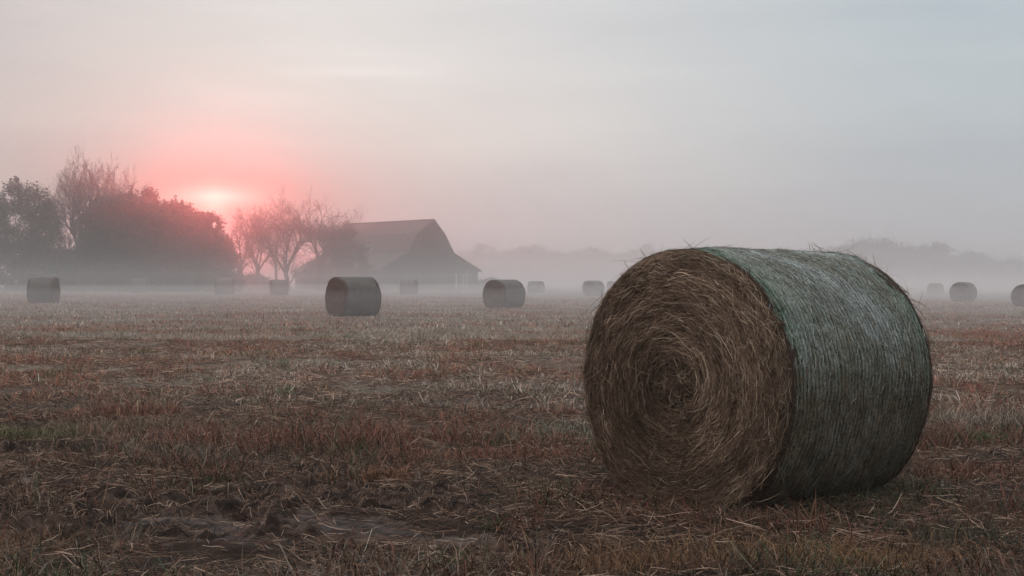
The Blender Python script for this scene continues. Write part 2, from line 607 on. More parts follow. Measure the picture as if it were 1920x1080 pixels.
y = rng.normal(7.9, 1.2, n)
k = (y > 5.0) & ~in_bale(x, y)
sp.append(straws(x[k], y[k], 0.04, 0.18, 0.0036, 0.012, TON))
n = 5201                                          # hay shed round the foot of the big bale
a = rng.random(n) * BALE_L - 0.25
s = rng.normal(0, 0.55, n)
a = np.where(rng.random(n) < 0.6, -np.abs(rng.normal(0, 0.22, n)), a)
xy = BALE_C[None] + a[:, None] * BALE_AX[None] + s[:, None] * np.array([[-BALE_AX[1], BALE_AX[0]]])
k = ~in_bale(xy[:, 0], xy[:, 1])
sp.append(straws(xy[k, 0], xy[k, 1], 0.06, 0.26, 0.0042, 0.05, TON))
tag(link_mesh("fallen_straw", np_mesh("fallen_straw", *join(sp)), tint_mat("fallen_straw", 0.7, 0.2)),
    "loose straw stalks lying on the mud and round the big bale", "straw", kind="stuff")


# ------------------------------------------------------------------ hay bales
def bale_radius(th, rad, flat):
    """th measured from straight up; the underside is pressed flat"""
    c = -np.cos(th)
    # the weight sags: the lower shoulders bulge a little
    tt = np.abs((np.asarray(th) + math.pi) % (2 * math.pi) - math.pi)
    r = rad * (1 + 0.055 * np.exp(-((tt - 2.45) / 0.40) ** 2) - 0.006 * np.cos(3 * tt))
    lim = np.where(c > 0.3, flat / np.maximum(c, 0.3), 9.0)
    k = 0.02
    return -k * np.log(np.exp(-r / k) + np.exp(-np.minimum(lim, 3.0) / k))


def bale_point(a, r, th):
    """a along the axis (local +Y), th from the top towards local +X; origin at the bale's axis"""
    return np.stack([r * np.sin(th), a, r * np.cos(th)], -1)


hay_m = tint_mat("hay", 0.85, 0.12, noise_scale=30, amount=0.25)
mh, th_, bh = mat("bale_wrap", 0.7, 0.2)
cc = th_.n("ShaderNodeVertexColor", layer_name="tint").outputs["Color"]
opos = th_.n("ShaderNodeTexCoord").outputs["Object"]
fn = th_.noise(opos, 75, 5, 0.7)
fn2 = th_.noise(opos, 9, 5, 0.65)
cc = th_.mix(1.0, cc, th_.ramp(fn, [(0.34, (0.45, 0.45, 0.45)), (0.5, (1.0, 1.0, 1.0)), (0.66, (1.6, 1.6, 1.6))]), "MULTIPLY")
cc = th_.mix(1.0, cc, th_.ramp(fn2, [(0.3, (0.7, 0.7, 0.7)), (0.7, (1.25, 1.25, 1.25))]), "MULTIPLY")
th_.link(cc, bh.inputs["Base Color"])
bb = th_.n("ShaderNodeBump")
bb.inputs["Strength"].default_value = 0.8
bb.inputs["Distance"].default_value = 0.006
th_.link(fn, bb.inputs["Height"])
th_.link(bb.outputs[0], bh.inputs["Normal"])
wrap_m = mh


def face_mesh(name, rad, flat, L, end, nr, nt, strands, detail=True):
    """one round end of rolled hay; end=0 the near one (local -Y), end=1 the far one"""
    rr = np.concatenate([np.linspace(0.0, 1.0, nr), [1.0, 0.997]])
    th = np.linspace(0, 2 * math.pi, nt, endpoint=False)
    RR, TH = np.meshgrid(rr, th, indexing="ij")
    rb = bale_radius(TH, rad, flat)
    r = RR * rb
    edge = sstep(RR, 0.93, 1.0)
    dep = 0.045 * edge ** 2
    dep[-2] += 0.02
    dep[-1] += 0.09
    if detail:
        spiral = r + 0.02 * TH / (2 * math.pi)
        lay = fbm(spiral * 34, TH * 3 + 0 * r, 91, 4) - 0.5
        lay2 = fbm(spiral * 90, np.cos(TH) * 9 * r / rad + 5 * np.sin(TH), 95, 3) - 0.5
        lump = fbm(np.cos(TH) * r * 6 + 9, np.sin(TH) * r * 6 + 9, 97, 3) - 0.5
        dep = dep + (-0.035 * lay - 0.022 * lay2 - 0.05 * lump) * (1 - 0.5 * edge)
        dep = dep + 0.05 * np.exp(-(r / 0.10) ** 2)
        c = 0.35 + 0.9 * np.clip(lay + 0.5, 0, 1)
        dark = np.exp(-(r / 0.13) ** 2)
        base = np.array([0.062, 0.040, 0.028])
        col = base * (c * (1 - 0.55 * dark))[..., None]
    else:
        dep = dep + 0.07 * (fbm(np.cos(TH) * r * 5 + 9, np.sin(TH) * r * 5 + 9, 153, 3) - 0.5)
        col = (0.6 + 0.8 * fbm(r * 22, TH * 2, 155, 3))[..., None] * np.array([0.085, 0.052, 0.036])
    a = dep if end == 0 else L - dep
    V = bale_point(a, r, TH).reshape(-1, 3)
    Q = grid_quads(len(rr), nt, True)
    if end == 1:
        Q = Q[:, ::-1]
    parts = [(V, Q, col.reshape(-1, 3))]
    if strands:
        n = strands
        sr = np.sqrt(rng.random(n)) * 0.985
        st_ = rng.random(n) * 2 * math.pi
        ln = 0.035 + 0.17 * rng.random(n) ** 2.0
        dev = rng.normal(0, 0.24, n)
        wild = rng.random(n) < 0.10
        dev[wild] = rng.normal(0, 0.9, wild.sum())
        r0 = sr * rad
        cen = r0 < 0.14
        ts = np.linspace(-0.5, 0.5, 5)
        rs = np.maximum(r0, 0.12)
        tt = st_[:, None] + ts * (ln / rs * np.cos(dev))[:, None]
        rrr = r0[:, None] + ts * (ln * np.sin(dev))[:, None] + (rng.normal(0, 0.012, (n, 1)) * (ts ** 2) * 4)
        rrr = np.abs(rrr)
        lim = bale_radius(tt, rad, flat) * 0.995
        over = rng.random(n) < 0.012
        lim[over] += 0.05
        rrr = np.minimum(rrr, lim)
        lift = 0.004 + 0.022 * rng.random(n)[:, None] ** 2 + np.abs(ts) ** 2 * 0.05 * rng.random(n)[:, None] ** 3
        wl = rng.random(n) < 0.03
        lift[wl] += (ts[None] + 0.5) * 0.04 * rng.random((wl.sum(), 1))
        # follow the relief underneath
        spiral = rrr + 0.02 * (tt % (2 * math.pi)) / (2 * math.pi)
        lump = fbm(np.cos(tt) * rrr * 6 + 9, np.sin(tt) * rrr * 6 + 9, 97, 3) - 0.5
        d = -0.05 * lump + 0.05 * np.exp(-(rrr / 0.10) ** 2) + 0.045 * sstep(rrr / lim, 0.93, 1.0) ** 2 - lift
        av = d if end == 0 else L - d
        P = bale_point(av, rrr, tt)
        ang2 = rng.random(n) * math.pi
        if cen.any():                                      # the loose tangle in the middle
            m_ = int(cen.sum())
            q = rng.normal(0, 0.055, (m_, 2))
            aa = rng.random(m_) * math.pi * 2
            l2 = 0.06 + 0.14 * rng.random(m_)
            bd = rng.normal(0, 0.8, m_)
            lx = q[:, :1] + np.cos(aa[:, None] + bd[:, None] * ts) * ts * l2[:, None]
            lz = q[:, 1:] + np.sin(aa[:, None] + bd[:, None] * ts) * ts * l2[:, None]
            ly = 0.03 - 0.05 * rng.random(m_)[:, None] + 0.04 * rng.normal(0, 1, m_)[:, None] * ts
            P[cen] = np.stack([lx, ly if end == 0 else L - ly, lz], -1)
        tang = P[:, -1] - P[:, 0]
        tang /= np.linalg.norm(tang, axis=1, keepdims=True) + 1e-9
        side = np.cross(tang, np.array([0, 1.0, 0]))
        side += np.stack([0 * ang2, np.sin(ang2) * 0.8, 0 * ang2], -1)
        side /= np.linalg.norm(side, axis=1, keepdims=True) + 1e-9
        W = (0.0013 + 0.0021 * rng.random(n))[:, None] * np.array([0.4, 1, 1, 1, 0.3])[None]
        tones = np.array([[0.140, 0.090, 0.060], [0.225, 0.150, 0.100], [0.32, 0.225, 0.155], [0.47, 0.36, 0.26], [0.062, 0.038, 0.025]])
        pick = np.searchsorted(np.cumsum([0.28, 0.29, 0.21, 0.085, 0.135]), rng.random(n))
        cl_ = tones[np.clip(pick, 0, 4)] * (0.6 + 0.95 * rng.random((n, 1)))
        band = 0.65 + 0.75 * vnoise(r0 * 16, st_ * 1.2, 113)
        cl_ = cl_ * band[:, None]
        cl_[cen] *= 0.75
        Vr, Qr = ribbons(P, W, side)
        parts.append((Vr, Qr, np.repeat(cl_[:, None, :], 10, 1).reshape(-1, 3)))
        # wisps that stick out over the rim
        n = 420 if end == 0 else 900
        t0 = rng.random(n) * 2 * math.pi
        rb = bale_radius(t0, rad, flat)
        out = rng.random(n) ** 4 * 0.09 + 0.006
        ln = 0.10 * rng.normal(0, 1, n)
        ax = (0.01 + 0.05 * rng.random(n)) if end == 0 else L - 0.02 - 0.07 * rng.random(n)
        ax2 = ax + rng.normal(0, 0.05, n)
        ts3 = np.linspace(0, 1, 4)
        rr3 = rb[:, None] - 0.01 + out[:, None] * ts3
        th3 = t0[:, None] + (ln / rad)[:, None] * ts3 ** 1.3
        aa3 = ax[:, None] + (ax2 - ax)[:, None] * ts3
        P = bale_point(aa3, rr3, th3)
        sd = rng.normal(0, 1, (n, 3))
        sd /= np.linalg.norm(sd, axis=1, keepdims=True)
        W = (0.0022 + 0.0022 * rng.random(n))[:, None] * np.array([1, 1, 0.9, 0.3])[None]
        Vr, Qr = ribbons(P, W, sd)
        cl_ = tones[rng.integers(0, 5, n)] * (0.5 + 0.7 * rng.random((n, 1)))
        parts.append((Vr, Qr, np.repeat(cl_[:, None, :], 8, 1).reshape(-1, 3)))
        if end == 0:                                       # hay slumped from the foot of the face on to the ground
            n = 3600
            t0 = math.pi + np.clip(rng.normal(0, 0.30, n), -0.62, 0.62)
            rb = bale_radius(t0, rad, flat)
            r0 = rb * (0.86 + 0.13 * rng.random(n))
            x0 = r0 * np.sin(t0)
            z0 = r0 * np.cos(t0)
            ts4 = np.linspace(0, 1, 5)
            run = 0.04 + 0.20 * rng.random(n) ** 1.5
            zf = -flat + 0.012 + 0.05 * rng.random(n) * (1 - run / 0.3)
            zz = z0[:, None] + (zf - z0)[:, None] * ts4 ** 0.8
            yy = 0.03 - run[:, None] * ts4 ** 1.6
            xx = x0[:, None] + rng.normal(0, 0.09, n)[:, None] * ts4
            P = np.stack([xx, yy, zz], -1)
            sd = rng.normal(0, 1, (n, 3)) * np.array([1, 0.5, 0.3])
            sd /= np.linalg.norm(sd, axis=1, keepdims=True)
            W = (0.0018 + 0.0026 * rng.random(n))[:, None] * np.array([0.5, 1, 1, 1, 0.4])[None]
            Vr, Qr = ribbons(P, W, sd)
            cl_ = tones[rng.choice(5, n, p=[0.3, 0.25, 0.12, 0.03, 0.3])] * (0.35 + 0.6 * rng.random((n, 1)))
            parts.append((Vr, Qr, np.repeat(cl_[:, None, :], 10, 1).reshape(-1, 3)))
    V, Q, c = join(parts)
    return np_mesh(name, V, Q, c)


def wrap_mesh(name, rad, flat, L, na, nt, detail=True):
    a = np.linspace(0.035, L - (0.075 if detail else 0.03), na)
    th = np.linspace(0, 2 * math.pi, nt, endpoint=False)
    A, TH = np.meshgrid(a, th, indexing="ij")
    r = bale_radius(TH, rad, flat)
    e0 = sstep(A, 0.10, 0.0)
    e1 = sstep(A, L - 0.12, L)
    r = r - 0.035 * e0 ** 2 - 0.04 * e1 ** 2
    fade = np.ones_like(A)
    if detail:
        arc = TH * rad
        wob = 0.012 * (fbm(arc * 1.6, A * 2.0, 121, 3) - 0.5)
        pitch = 0.034
        ph = (A + wob) / pitch
        k = np.floor(ph)
        sw = np.abs(np.sin(math.pi * ph))
        strength = 0.65 + 0.75 * _hash(k, k * 0 + 3, 5) * (0.4 + 0.6 * vnoise(arc * 1.3, k * 0.77, 125))
        # periodic seam is at the underside: use folded arc for the noises
        lump = fbm(np.cos(TH) * 3.2 + A * 1.5, np.sin(TH) * 3.2 + A * 2.2, 131, 4) - 0.5
        nub = fbm(arc * 26, A * 60, 133, 2) - 0.5
        r = r + 0.013 * strength * (sw - 0.5) + 0.035 * lump + 0.010 * nub
        groove = (1 - sw) ** 2 * strength
        pale = fbm(np.cos(TH) * 2 + A * 1.2, np.sin(TH) * 2 - A * 3, 141, 4)
        green = np.array([0.105, 0.168, 0.115])
        blue = np.array([0.385, 0.405, 0.395])
        grey = np.array([0.205, 0.212, 0.172])
        hay = np.array([0.120, 0.092, 0.060])
        wp = (sstep(pale + 0.16 * np.exp(-((A - 0.6 * L) / (0.3 * L)) ** 2), 0.45, 0.85) * (0.4 + 0.6 * vnoise(arc * 1.1, k * 1.7, 149)))[..., None]
        col = grey * (1 - wp) + blue * wp
        ge = (np.maximum(sstep(A, 0.20, 0.05), sstep(A, L - 0.22, L - 0.06)) * (0.5 + 0.5 * vnoise(arc * 3, A * 14, 143)))[..., None]
        col = col * (1 - ge) + green * ge
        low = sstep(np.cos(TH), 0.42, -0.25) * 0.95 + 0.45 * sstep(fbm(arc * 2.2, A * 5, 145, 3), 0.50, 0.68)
        # brown hay shows below the shoulder; the underside's shade is painted in too
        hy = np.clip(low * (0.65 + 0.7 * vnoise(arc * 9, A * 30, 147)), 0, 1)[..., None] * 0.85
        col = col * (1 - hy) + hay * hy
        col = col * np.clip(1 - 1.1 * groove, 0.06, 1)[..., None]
    else:
        col = np.ones(A.shape + (3,)) * np.array([0.112, 0.100, 0.088])
        r = r + 0.05 * (fbm(np.cos(TH) * 3 + A * 1.6, np.sin(TH) * 3 + A, 151, 4) - 0.5)
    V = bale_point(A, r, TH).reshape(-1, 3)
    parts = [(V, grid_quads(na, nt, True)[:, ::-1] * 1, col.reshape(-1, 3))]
    if detail:
        n = 16000                                  # short fibres caught under and over the net
        a0 = 0.04 + rng.random(n) * (L - 0.12)
        t0 = rng.random(n) * 2 * math.pi
        ln = 0.02 + 0.07 * rng.random(n)
        dv = rng.normal(0, 0.45, n)
        ts = np.linspace(-0.5, 0.5, 4)
        tt = t0[:, None] + ts * (ln / rad * np.cos(dv))[:, None]
        aa = a0[:, None] + ts * (ln * np.sin(dv))[:, None]
        lump = fbm(np.cos(tt) * 3.2 + aa * 1.5, np.sin(tt) * 3.2 + aa * 2.2, 131, 4) - 0.5
        rr = bale_radius(tt, rad, flat) + 0.035 * lump + 0.003 + 0.006 * rng.random((n, 1)) - 0.035 * sstep(aa, 0.10, 0.0) ** 2 - 0.04 * sstep(aa, L - 0.12, L) ** 2
        wl = rng.random(n) < 0.05
        rr[wl] += (ts[None] + 0.5) * 0.018
        P = bale_point(aa, rr, tt)
        sd = np.stack([np.cos(t0) * 0.2, np.ones(n), -np.sin(t0) * 0.2], -1) + rng.normal(0, 0.35, (n, 3))
        sd /= np.linalg.norm(sd, axis=1, keepdims=True)
        W = (0.0020 + 0.0018 * rng.random(n))[:, None] * np.array([0.5, 1, 1, 0.4])[None]
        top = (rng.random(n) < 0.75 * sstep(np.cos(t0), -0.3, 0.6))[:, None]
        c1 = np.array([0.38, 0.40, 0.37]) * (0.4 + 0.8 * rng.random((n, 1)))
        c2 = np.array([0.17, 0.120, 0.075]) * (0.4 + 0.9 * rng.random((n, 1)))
        Vr, Qr = ribbons(P, W, sd)
        parts.append((Vr, Qr, np.repeat((c1 * top + c2 * (1 - top))[:, None, :], 8, 1).reshape(-1, 3)))
    Vv, Q, c = join(parts)
    return np_mesh(name, Vv, Q, c)


RAD, FLAT = 0.765, 0.735
hero = empty("hay_bale", (BALE_C[0], BALE_C[1], 0.0), math.atan2(-BALE_AX[0], BALE_AX[1]))
tag(hero, "huge round hay bale in the foreground with a green and white net wrap", "hay bale", "round hay bales in the field")
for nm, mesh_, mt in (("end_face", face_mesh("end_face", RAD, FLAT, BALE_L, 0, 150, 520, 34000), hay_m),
                      ("end_face", face_mesh("end_face", RAD, FLAT, BALE_L, 1, 40, 180, 1500), hay_m),
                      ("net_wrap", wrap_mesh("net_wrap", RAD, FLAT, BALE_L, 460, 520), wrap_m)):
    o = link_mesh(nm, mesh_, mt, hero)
    o.location = (0, 0, FLAT - 0.012)

# the bales further off: one built with its parts, the others copied
FR, FF, FL = 0.735, 0.70, 1.45
fb = empty("hay_bale")
fb_parts = []
for nm, mesh_, mt in (("end_face", face_mesh("field_end_face", FR, FF, FL, 0, 16, 96, 0, False), hay_m),
                      ("end_face", face_mesh("field_end_face", FR, FF, FL, 1, 16, 96, 0, False), hay_m),
                      ("net_wrap", wrap_mesh("field_net_wrap", FR, FF, FL, 40, 96, False), wrap_m)):
    o = link_mesh(nm, mesh_, mt, fb)
    o.location = (0, -FL / 2, FF - 0.02)
    fb_parts.append(o)


def px_point(px, dist):
    return (px - 960.0) / F_PX * dist


# px of the middle, distance, turn of the axis (0 = end towards us, + = left end towards us), label
FIELD = [
    (662, 50.0, -52, "dark round bale in the middle distance, nearest one in front of the barn"),
    (945, 66.5, -44, "dark round bale standing in the open field right of the barn"),
    (82, 72.0, -88, "round bale seen side on at the far left, under the leafy tree"),
    (263, 134.0, -84, "very faint bale in the mist below the dark evergreens"),
    (421, 121.0, -83, "faint bale just left of the bare trees, under the sun"),
    (523, 113.0, -72, "misty bale with a dark left end, beneath the bare trees"),
    (767, 130.0, 78, "pale misty bale right in front of the barn gable"),
    (1005, 156.0, 60, "small pale bale peeping out behind the one right of the barn"),
    (1113, 127.0, -42, "grey bale in mist just left of the huge foreground bale"),
    (1105, 186.0, -50, "ghostly bale mostly hidden behind the grey misty one near the big bale"),
    (1151, 175.0, -60, "ghostly bale half cut off by the left edge of the huge bale"),
    (1754, 168.0, -52, "faint bale in mist, the paler of the pair right of the big bale"),
    (1806, 99.0, -38, "grey bale with its end towards us, the darker of the pair at right"),
    (1925, 80.0, -34, "dark bale cut by the right edge of the view"),
]
for i, (px, dist, turn, lab) in enumerate(FIELD):
    if i == 0:
        o = fb
    else:
        o = fb.copy()
        C.objects.link(o)
        for p in fb_parts:
            q = p.copy()
            C.objects.link(q)
            q.parent = o
    X = px_point(px, dist)
    o.location = (X, dist, float(ground_z(np.array(X), np.array(dist))) - 0.02)
    o.rotation_euler = (0, 0, R(turn))
    sc_ = 1.0 + 0.03 * math.sin(i * 2.3)
    o.scale = (sc_ * (1.0 + 0.03 * math.sin(i * 1.1)), sc_ * (1.0 + 0.06 * math.cos(i * 1.7)), sc_ * (0.985 + 0.025 * math.cos(i * 3.1)))
    tag(o, lab, "hay bale", "round hay bales in the field")

# ------------------------------------------------------------------ barn
BARN_O = np.array([-11.3, 190.0])
BARN_BACK = np.array([-13.3, 14.6])
BL = float(np.linalg.norm(BARN_BACK))
BARN_BACK = BARN_BACK / BL                       # along the ridge, away from us
BW = np.array([BARN_BACK[1], -BARN_BACK[0]])     # across the gable, to the right
barn = empty("barn", (BARN_O[0], BARN_O[1], 0.0), math.atan2(BW[1], BW[0]))
barn.scale = (0.955, 1, 1)
tag(barn, "weathered wooden barn with a gambrel roof and open lean-to sides", "barn")
# local frame: +X right across the gable, +Y away along the ridge
mw, tw, bw_ = mat("weathered_boards", 0.85, 0.2)
pw = tw.n("ShaderNodeTexCoord").outputs["Object"]
brd = tw.noise(tw.vmul(pw, (5.0, 5.0, 0.12)), 1.0, 4, 0.6)
tw.link(tw.ramp(brd, [(0.3, (0.018, 0.014, 0.013)), (0.55, (0.045, 0.036, 0.033)), (0.75, (0.075, 0.062, 0.057))]), bw_.inputs["Base Color"])
mr, tr, br_ = mat("old_tin_roof", 0.85, 0.15)
pr = tr.n("ShaderNodeTexCoord").outputs["Object"]
rs_ = tr.noise(tr.vmul(pr, (0.3, 1.6, 0.3)), 1.0, 5, 0.6)
tr.link(tr.ramp(rs_, [(0.3, (0.06, 0.042, 0.038)), (0.55, (0.10, 0.078, 0.074)), (0.75, (0.15, 0.125, 0.12))]), br_.inputs["Base Color"])
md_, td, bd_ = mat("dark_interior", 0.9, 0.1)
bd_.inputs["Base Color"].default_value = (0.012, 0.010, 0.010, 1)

PROF = [(0.0, 9.7), (2.5, 7.85), (4.25, 5.2), (9.2, 2.95)]


def box_vf(x0, x1, y0, y1, z0, z1):
    v = [(x0, y0, z0), (x1, y0, z0), (x1, y1, z0), (x0, y1, z0), (x0, y0, z1), (x1, y0, z1), (x1, y1, z1), (x0, y1, z1)]
    f = [(0, 3, 2, 1), (4, 5, 6, 7), (0, 1, 5, 4), (1, 2, 6, 5), (2, 3, 7, 6), (3, 0, 4, 7)]
    return v, f


def boxes_mesh(name, bxs):
    v, f = [], []
    for bx_ in bxs:
        a, q = box_vf(*bx_)
        f += [tuple(i + len(v) for i in k) for k in q]
        v += a
    return mesh_vf(name, v, f)


def slab(name, p, q, y0, y1, th=0.12):
    """one roof plane from (x,z) p up to q, from y0 to y1"""
    (x0, z0), (x1, z1) = p, q
    v = [(x0, y0, z0), (x1, y0, z1), (x1, y1, z1), (x0, y1, z0), (x0, y0, z0 - th), (x1, y0, z1 - th), (x1, y1, z1 - th), (x0, y1, z0 - th)]
    f = [(0, 1, 2, 3), (7, 6, 5, 4), (0, 4, 5, 1), (1, 5, 6, 2), (2, 6, 7, 3), (3, 7, 4, 0)]
    return v, f


roof_planes = {"upper_roof": [], "lower_roof": [], "lean_to_roof": []}
for sgn in (-1, 1):
    for key, (i, j), ov in (("upper_roof", (1, 0), 0.0), ("lower_roof", (2, 1), 0.0), ("lean_to_roof", (3, 2), 0.35)):
        (xa, za), (xb, zb) = PROF[i], PROF[j]
        if key == "lean_to_roof":
            xa, za = xa + 0.5, za - 0.22
        y0 = -0.45
        v, f = slab(key, (sgn * xa, za), (sgn * xb, zb), y0, BL + 0.3)
        if key == "upper_roof":                    # the ridge runs out into a small hay hood
            v[1] = (v[1][0], y0 - 0.7, v[1][2])
            v[5] = (v[5][0], y0 - 0.7, v[5][2])
        link_mesh(key, mesh_vf(key, v, f), mr, barn)
rid = boxes_mesh("ridge_cap", [(-0.14, 0.14, -1.1, BL + 0.32, 9.66, 9.78)])
link_mesh("ridge_cap", rid, mr, barn)


def gable(y, th, name):
    pts = [(-4.25, 0.0)] + [(-x, z - 0.14) for x, z in PROF[2::-1]] + [(x, z - 0.14) for x, z in PROF[1:3]] + [(4.25, 0.0)]
    n = len(pts)
    v = [(x, y, z) for x, z in pts] + [(x, y + th, z) for x, z in pts]
    f = [tuple(range(n))[::-1], tuple(range(n, 2 * n))] + [(i, (i + 1) % n, n + (i + 1) % n, n + i) for i in range(n)]
    return link_mesh(name, mesh_vf(name, v, f), mw, barn)


gable(0.0, 0.15, "gable_wall")
gable(BL - 0.15, 0.15, "gable_wall")
for sgn in (-1, 1):
    x0, x1 = sorted((sgn * 4.25, sgn * 4.10))
    link_mesh("side_wall", boxes_mesh("side_wall", [(x0, x1, 0.16, BL - 0.16, 0.0, 5.05)]), mw, barn)
# left lean-to is boarded, the right one is open between posts and gappy boards
v = [(-9.2, 0.0, 0), (-4.26, 0.0, 0), (-4.26, 0.0, 5.05), (-9.2, 0.0, 2.80), (-9.2, 0.12, 0), (-4.26, 0.12, 0), (-4.26, 0.12, 5.05), (-9.2, 0.12, 2.80)]
f = [(0, 1, 2, 3), (7, 6, 5, 4), (0, 4, 5, 1), (1, 5, 6, 2), (2, 6, 7, 3), (3, 7, 4, 0)]
link_mesh("lean_to_wall", mesh_vf("lean_to_wall", v, f), mw, barn)
link_mesh("lean_to_wall", boxes_mesh("lean_to_wall", [(-9.2, -9.08, 0.125, BL, 0, 2.78)]), mw, barn)
v = [(4.26, 0.0, 2.35), (9.2, 0.0, 2.35), (9.2, 0.0, 2.80), (4.26, 0.0, 5.05), (4.26, 0.12, 2.35), (9.2, 0.12, 2.35), (9.2, 0.12, 2.80), (4.26, 0.12, 5.05)]
link_mesh("lean_to_wall", mesh_vf("lean_to_wall", v, f), mw, barn)
bd, xx = [], 4.27
gaps = [(4.92, 5.28), (6.42, 6.6), (7.0, 7.2), (8.40, 8.48), (8.75, 8.82), (8.99, 9.06)]
edges = [4.27] + [e for g in gaps for e in g] + [9.2]
for i in range(0, len(edges), 2):
    bd.append((edges[i], edges[i + 1], 0.01, 0.10, 0.0, 2.347))
link_mesh("lean_to_boards", boxes_mesh("lean_to_boards", bd), mw, barn)
for k in range(6):
    yy = 0.5 + k * (BL - 1.0) / 5
    link_mesh("lean_to_post", boxes_mesh("lean_to_post", [(8.95, 9.13, yy, yy + 0.18, 0, 2.78)]), mw, barn)
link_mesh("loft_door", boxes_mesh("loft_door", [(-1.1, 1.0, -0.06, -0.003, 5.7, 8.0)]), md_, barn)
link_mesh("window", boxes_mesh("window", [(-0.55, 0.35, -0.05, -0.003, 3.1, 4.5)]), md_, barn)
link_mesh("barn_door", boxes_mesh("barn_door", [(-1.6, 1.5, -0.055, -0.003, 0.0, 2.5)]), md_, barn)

# ------------------------------------------------------------------ trees
bark_m, tb, bb_ = mat("grey_bark", 0.9, 0.1)
pb = tb.n("ShaderNodeTexCoord").outputs["Object"]
tb.link(tb.ramp(tb.noise(pb, 3.0, 5), [(0.3, (0.030, 0.023, 0.020)), (0.7, (0.075, 0.060, 0.052))]), bb_.inputs["Base Color"])
leaf_m = tint_mat("tree_leaves", 0.8, 0.15)


class Tubes:
    def __init__(self):
        self.V, self.Q, self.o = [], [], 0

    def add(self, pts, rad, k=4):
        pts = np.asarray(pts, float)
        n = len(pts)
        tg = np.gradient(pts, axis=0)
        tg /= np.linalg.norm(tg, axis=1, keepdims=True) + 1e-9
        ref = np.array([0.31, 0.93, 0.17])
        u = np.cross(tg, ref)
        u /= np.linalg.norm(u, axis=1, keepdims=True) + 1e-9
        v = np.cross(tg, u)
        a = np.arange(k) * 2 * math.pi / k
        ring = u[:, None, :] * np.cos(a)[None, :, None] + v[:, None, :] * np.sin(a)[None, :, None]
        self.V.append((pts[:, None, :] + ring * np.asarray(rad)[:, None, None]).reshape(-1, 3))
        self.Q.append(grid_quads(n, k, True) + self.o)
        self.o += n * k

    def mesh(self, name):
        return np_mesh(name, np.concatenate(self.V), np.concatenate(self.Q))


def grow(rs, height, spread=0.5, levels=6, trunk_r=0.25, first=0.4, kids=(5, 3, 3, 3, 2), up=0.045, lean=(0, 0)):
    """returns trunk tubes, branch tubes and the twig tips of one broadleaf skeleton; every branch forks at its end and sends out side shoots"""
    tr_, br2, tips = Tubes(), Tubes(), []

    def branch(p, d, L, r, lev):
        npt = 6 if lev == 0 else (5 if lev < 3 else 3)
        pts, dd = [p.copy()], d.copy()
        for i in range(npt - 1):
            dd = dd + rs.normal(0, 0.07 + 0.035 * lev, 3) + np.array([0, 0, up if lev else 0.03])
            dd /= np.linalg.norm(dd)
            pts.append(pts[-1] + dd * L / (npt - 1))
        pts = np.array(pts)
        rad = np.linspace(r, max(r * 0.66, 0.009), npt)
        (tr_ if lev == 0 else br2).add(pts, rad, 7 if lev == 0 else (5 if lev == 1 else 3))
        if lev >= levels - 1:
            tips.append(pts[-1])
            return
        n = kids[min(lev, len(kids) - 1)]
        ph = rs.random() * 6.283
        for i in range(n):
            ax = pts[-1] - pts[-2]
            ax /= np.linalg.norm(ax)
            u = np.cross(ax, [0.3, 0.5, 0.81])
            u /= np.linalg.norm(u)
            v = np.cross(ax, u)
            a = ph + i * 6.283 / n + rs.normal(0, 0.3)
            sp_ = spread * (0.55 + 0.75 * rs.random())
            nd = ax * math.cos(sp_) + (u * math.cos(a) + v * math.sin(a)) * math.sin(sp_)
            k = npt - 1 - (int(rs.integers(0, 2)) if lev else int(rs.integers(0, 3)))
            branch(pts[k], nd, L * (0.70 if lev else 0.80) * (0.8 + 0.4 * rs.random()), max(rad[k] * (0.74 if lev else 0.62), 0.010), lev + 1)
        # side shoots further down
        m_ = 1 if lev else 2
        for i in range(m_):
            k = int(rs.integers(max(1, int(npt * first)), npt)) if lev == 0 else int(rs.integers(1, npt))
            ax = pts[k] - pts[k - 1]
            ax /= np.linalg.norm(ax)
            sd = rs.normal(0, 1, 3)
            sd -= ax * sd.dot(ax)
            sd /= np.linalg.norm(sd)
            sp_ = max(spread, 0.42) * 1.5 * (0.7 + 0.5 * rs.random())
            nd = ax * math.cos(sp_) + sd * math.sin(sp_)
            nd[2] = abs(nd[2]) * 0.8 + 0.15
            nd /= np.linalg.norm(nd)
            branch(pts[k], nd, L * (0.5 if lev else 0.6) * (0.7 + 0.5 * rs.random()), max(rad[k] * (0.5 if lev else 0.32), 0.008), lev + (1 if lev else 2))

    d0 = np.array([lean[0], lean[1], 1.0])
    branch(np.array([0, 0, -0.1]), d0 / np.linalg.norm(d0), height * 0.36, trunk_r, 0)
    return tr_, br2, np.array(tips)


def leaves(rs, centres, per, spread, size, tones):
    n = len(centres) * per
    c = np.repeat(centres, per, 0) + rs.normal(0, 1, (n, 3)) * np.array([spread, spread, spread * 0.75])
    u = rs.normal(0, 1, (n, 3))
    u /= np.linalg.norm(u, axis=1, keepdims=True)
    v = np.cross(u, rs.normal(0, 1, (n, 3)))
    v /= np.linalg.norm(v, axis=1, keepdims=True)
    s = size * (0.5 + rs.random((n, 1)))
    V = np.stack([c - u * s, c + v * s * 0.45, c + u * s, c - v * s * 0.45], 1).reshape(-1, 3)
    Q = np.arange(4 * n).reshape(n, 4)
    tones = np.asarray(tones)
    col = tones[rs.integers(0, len(tones), n)] * (0.6 + 0.8 * rs.random((n, 1)))
    return V, Q, np.repeat(col[:, None, :], 4, 1).reshape(-1, 3)


def scale_to(tubes_list, tips, h):
    top = max(max(v[:, 2].max() for v in t_.V) for t_ in tubes_list if t_.V)
    k = h / top
    for t_ in tubes_list:
        t_.V = [v * k for v in t_.V]
    return tips * k


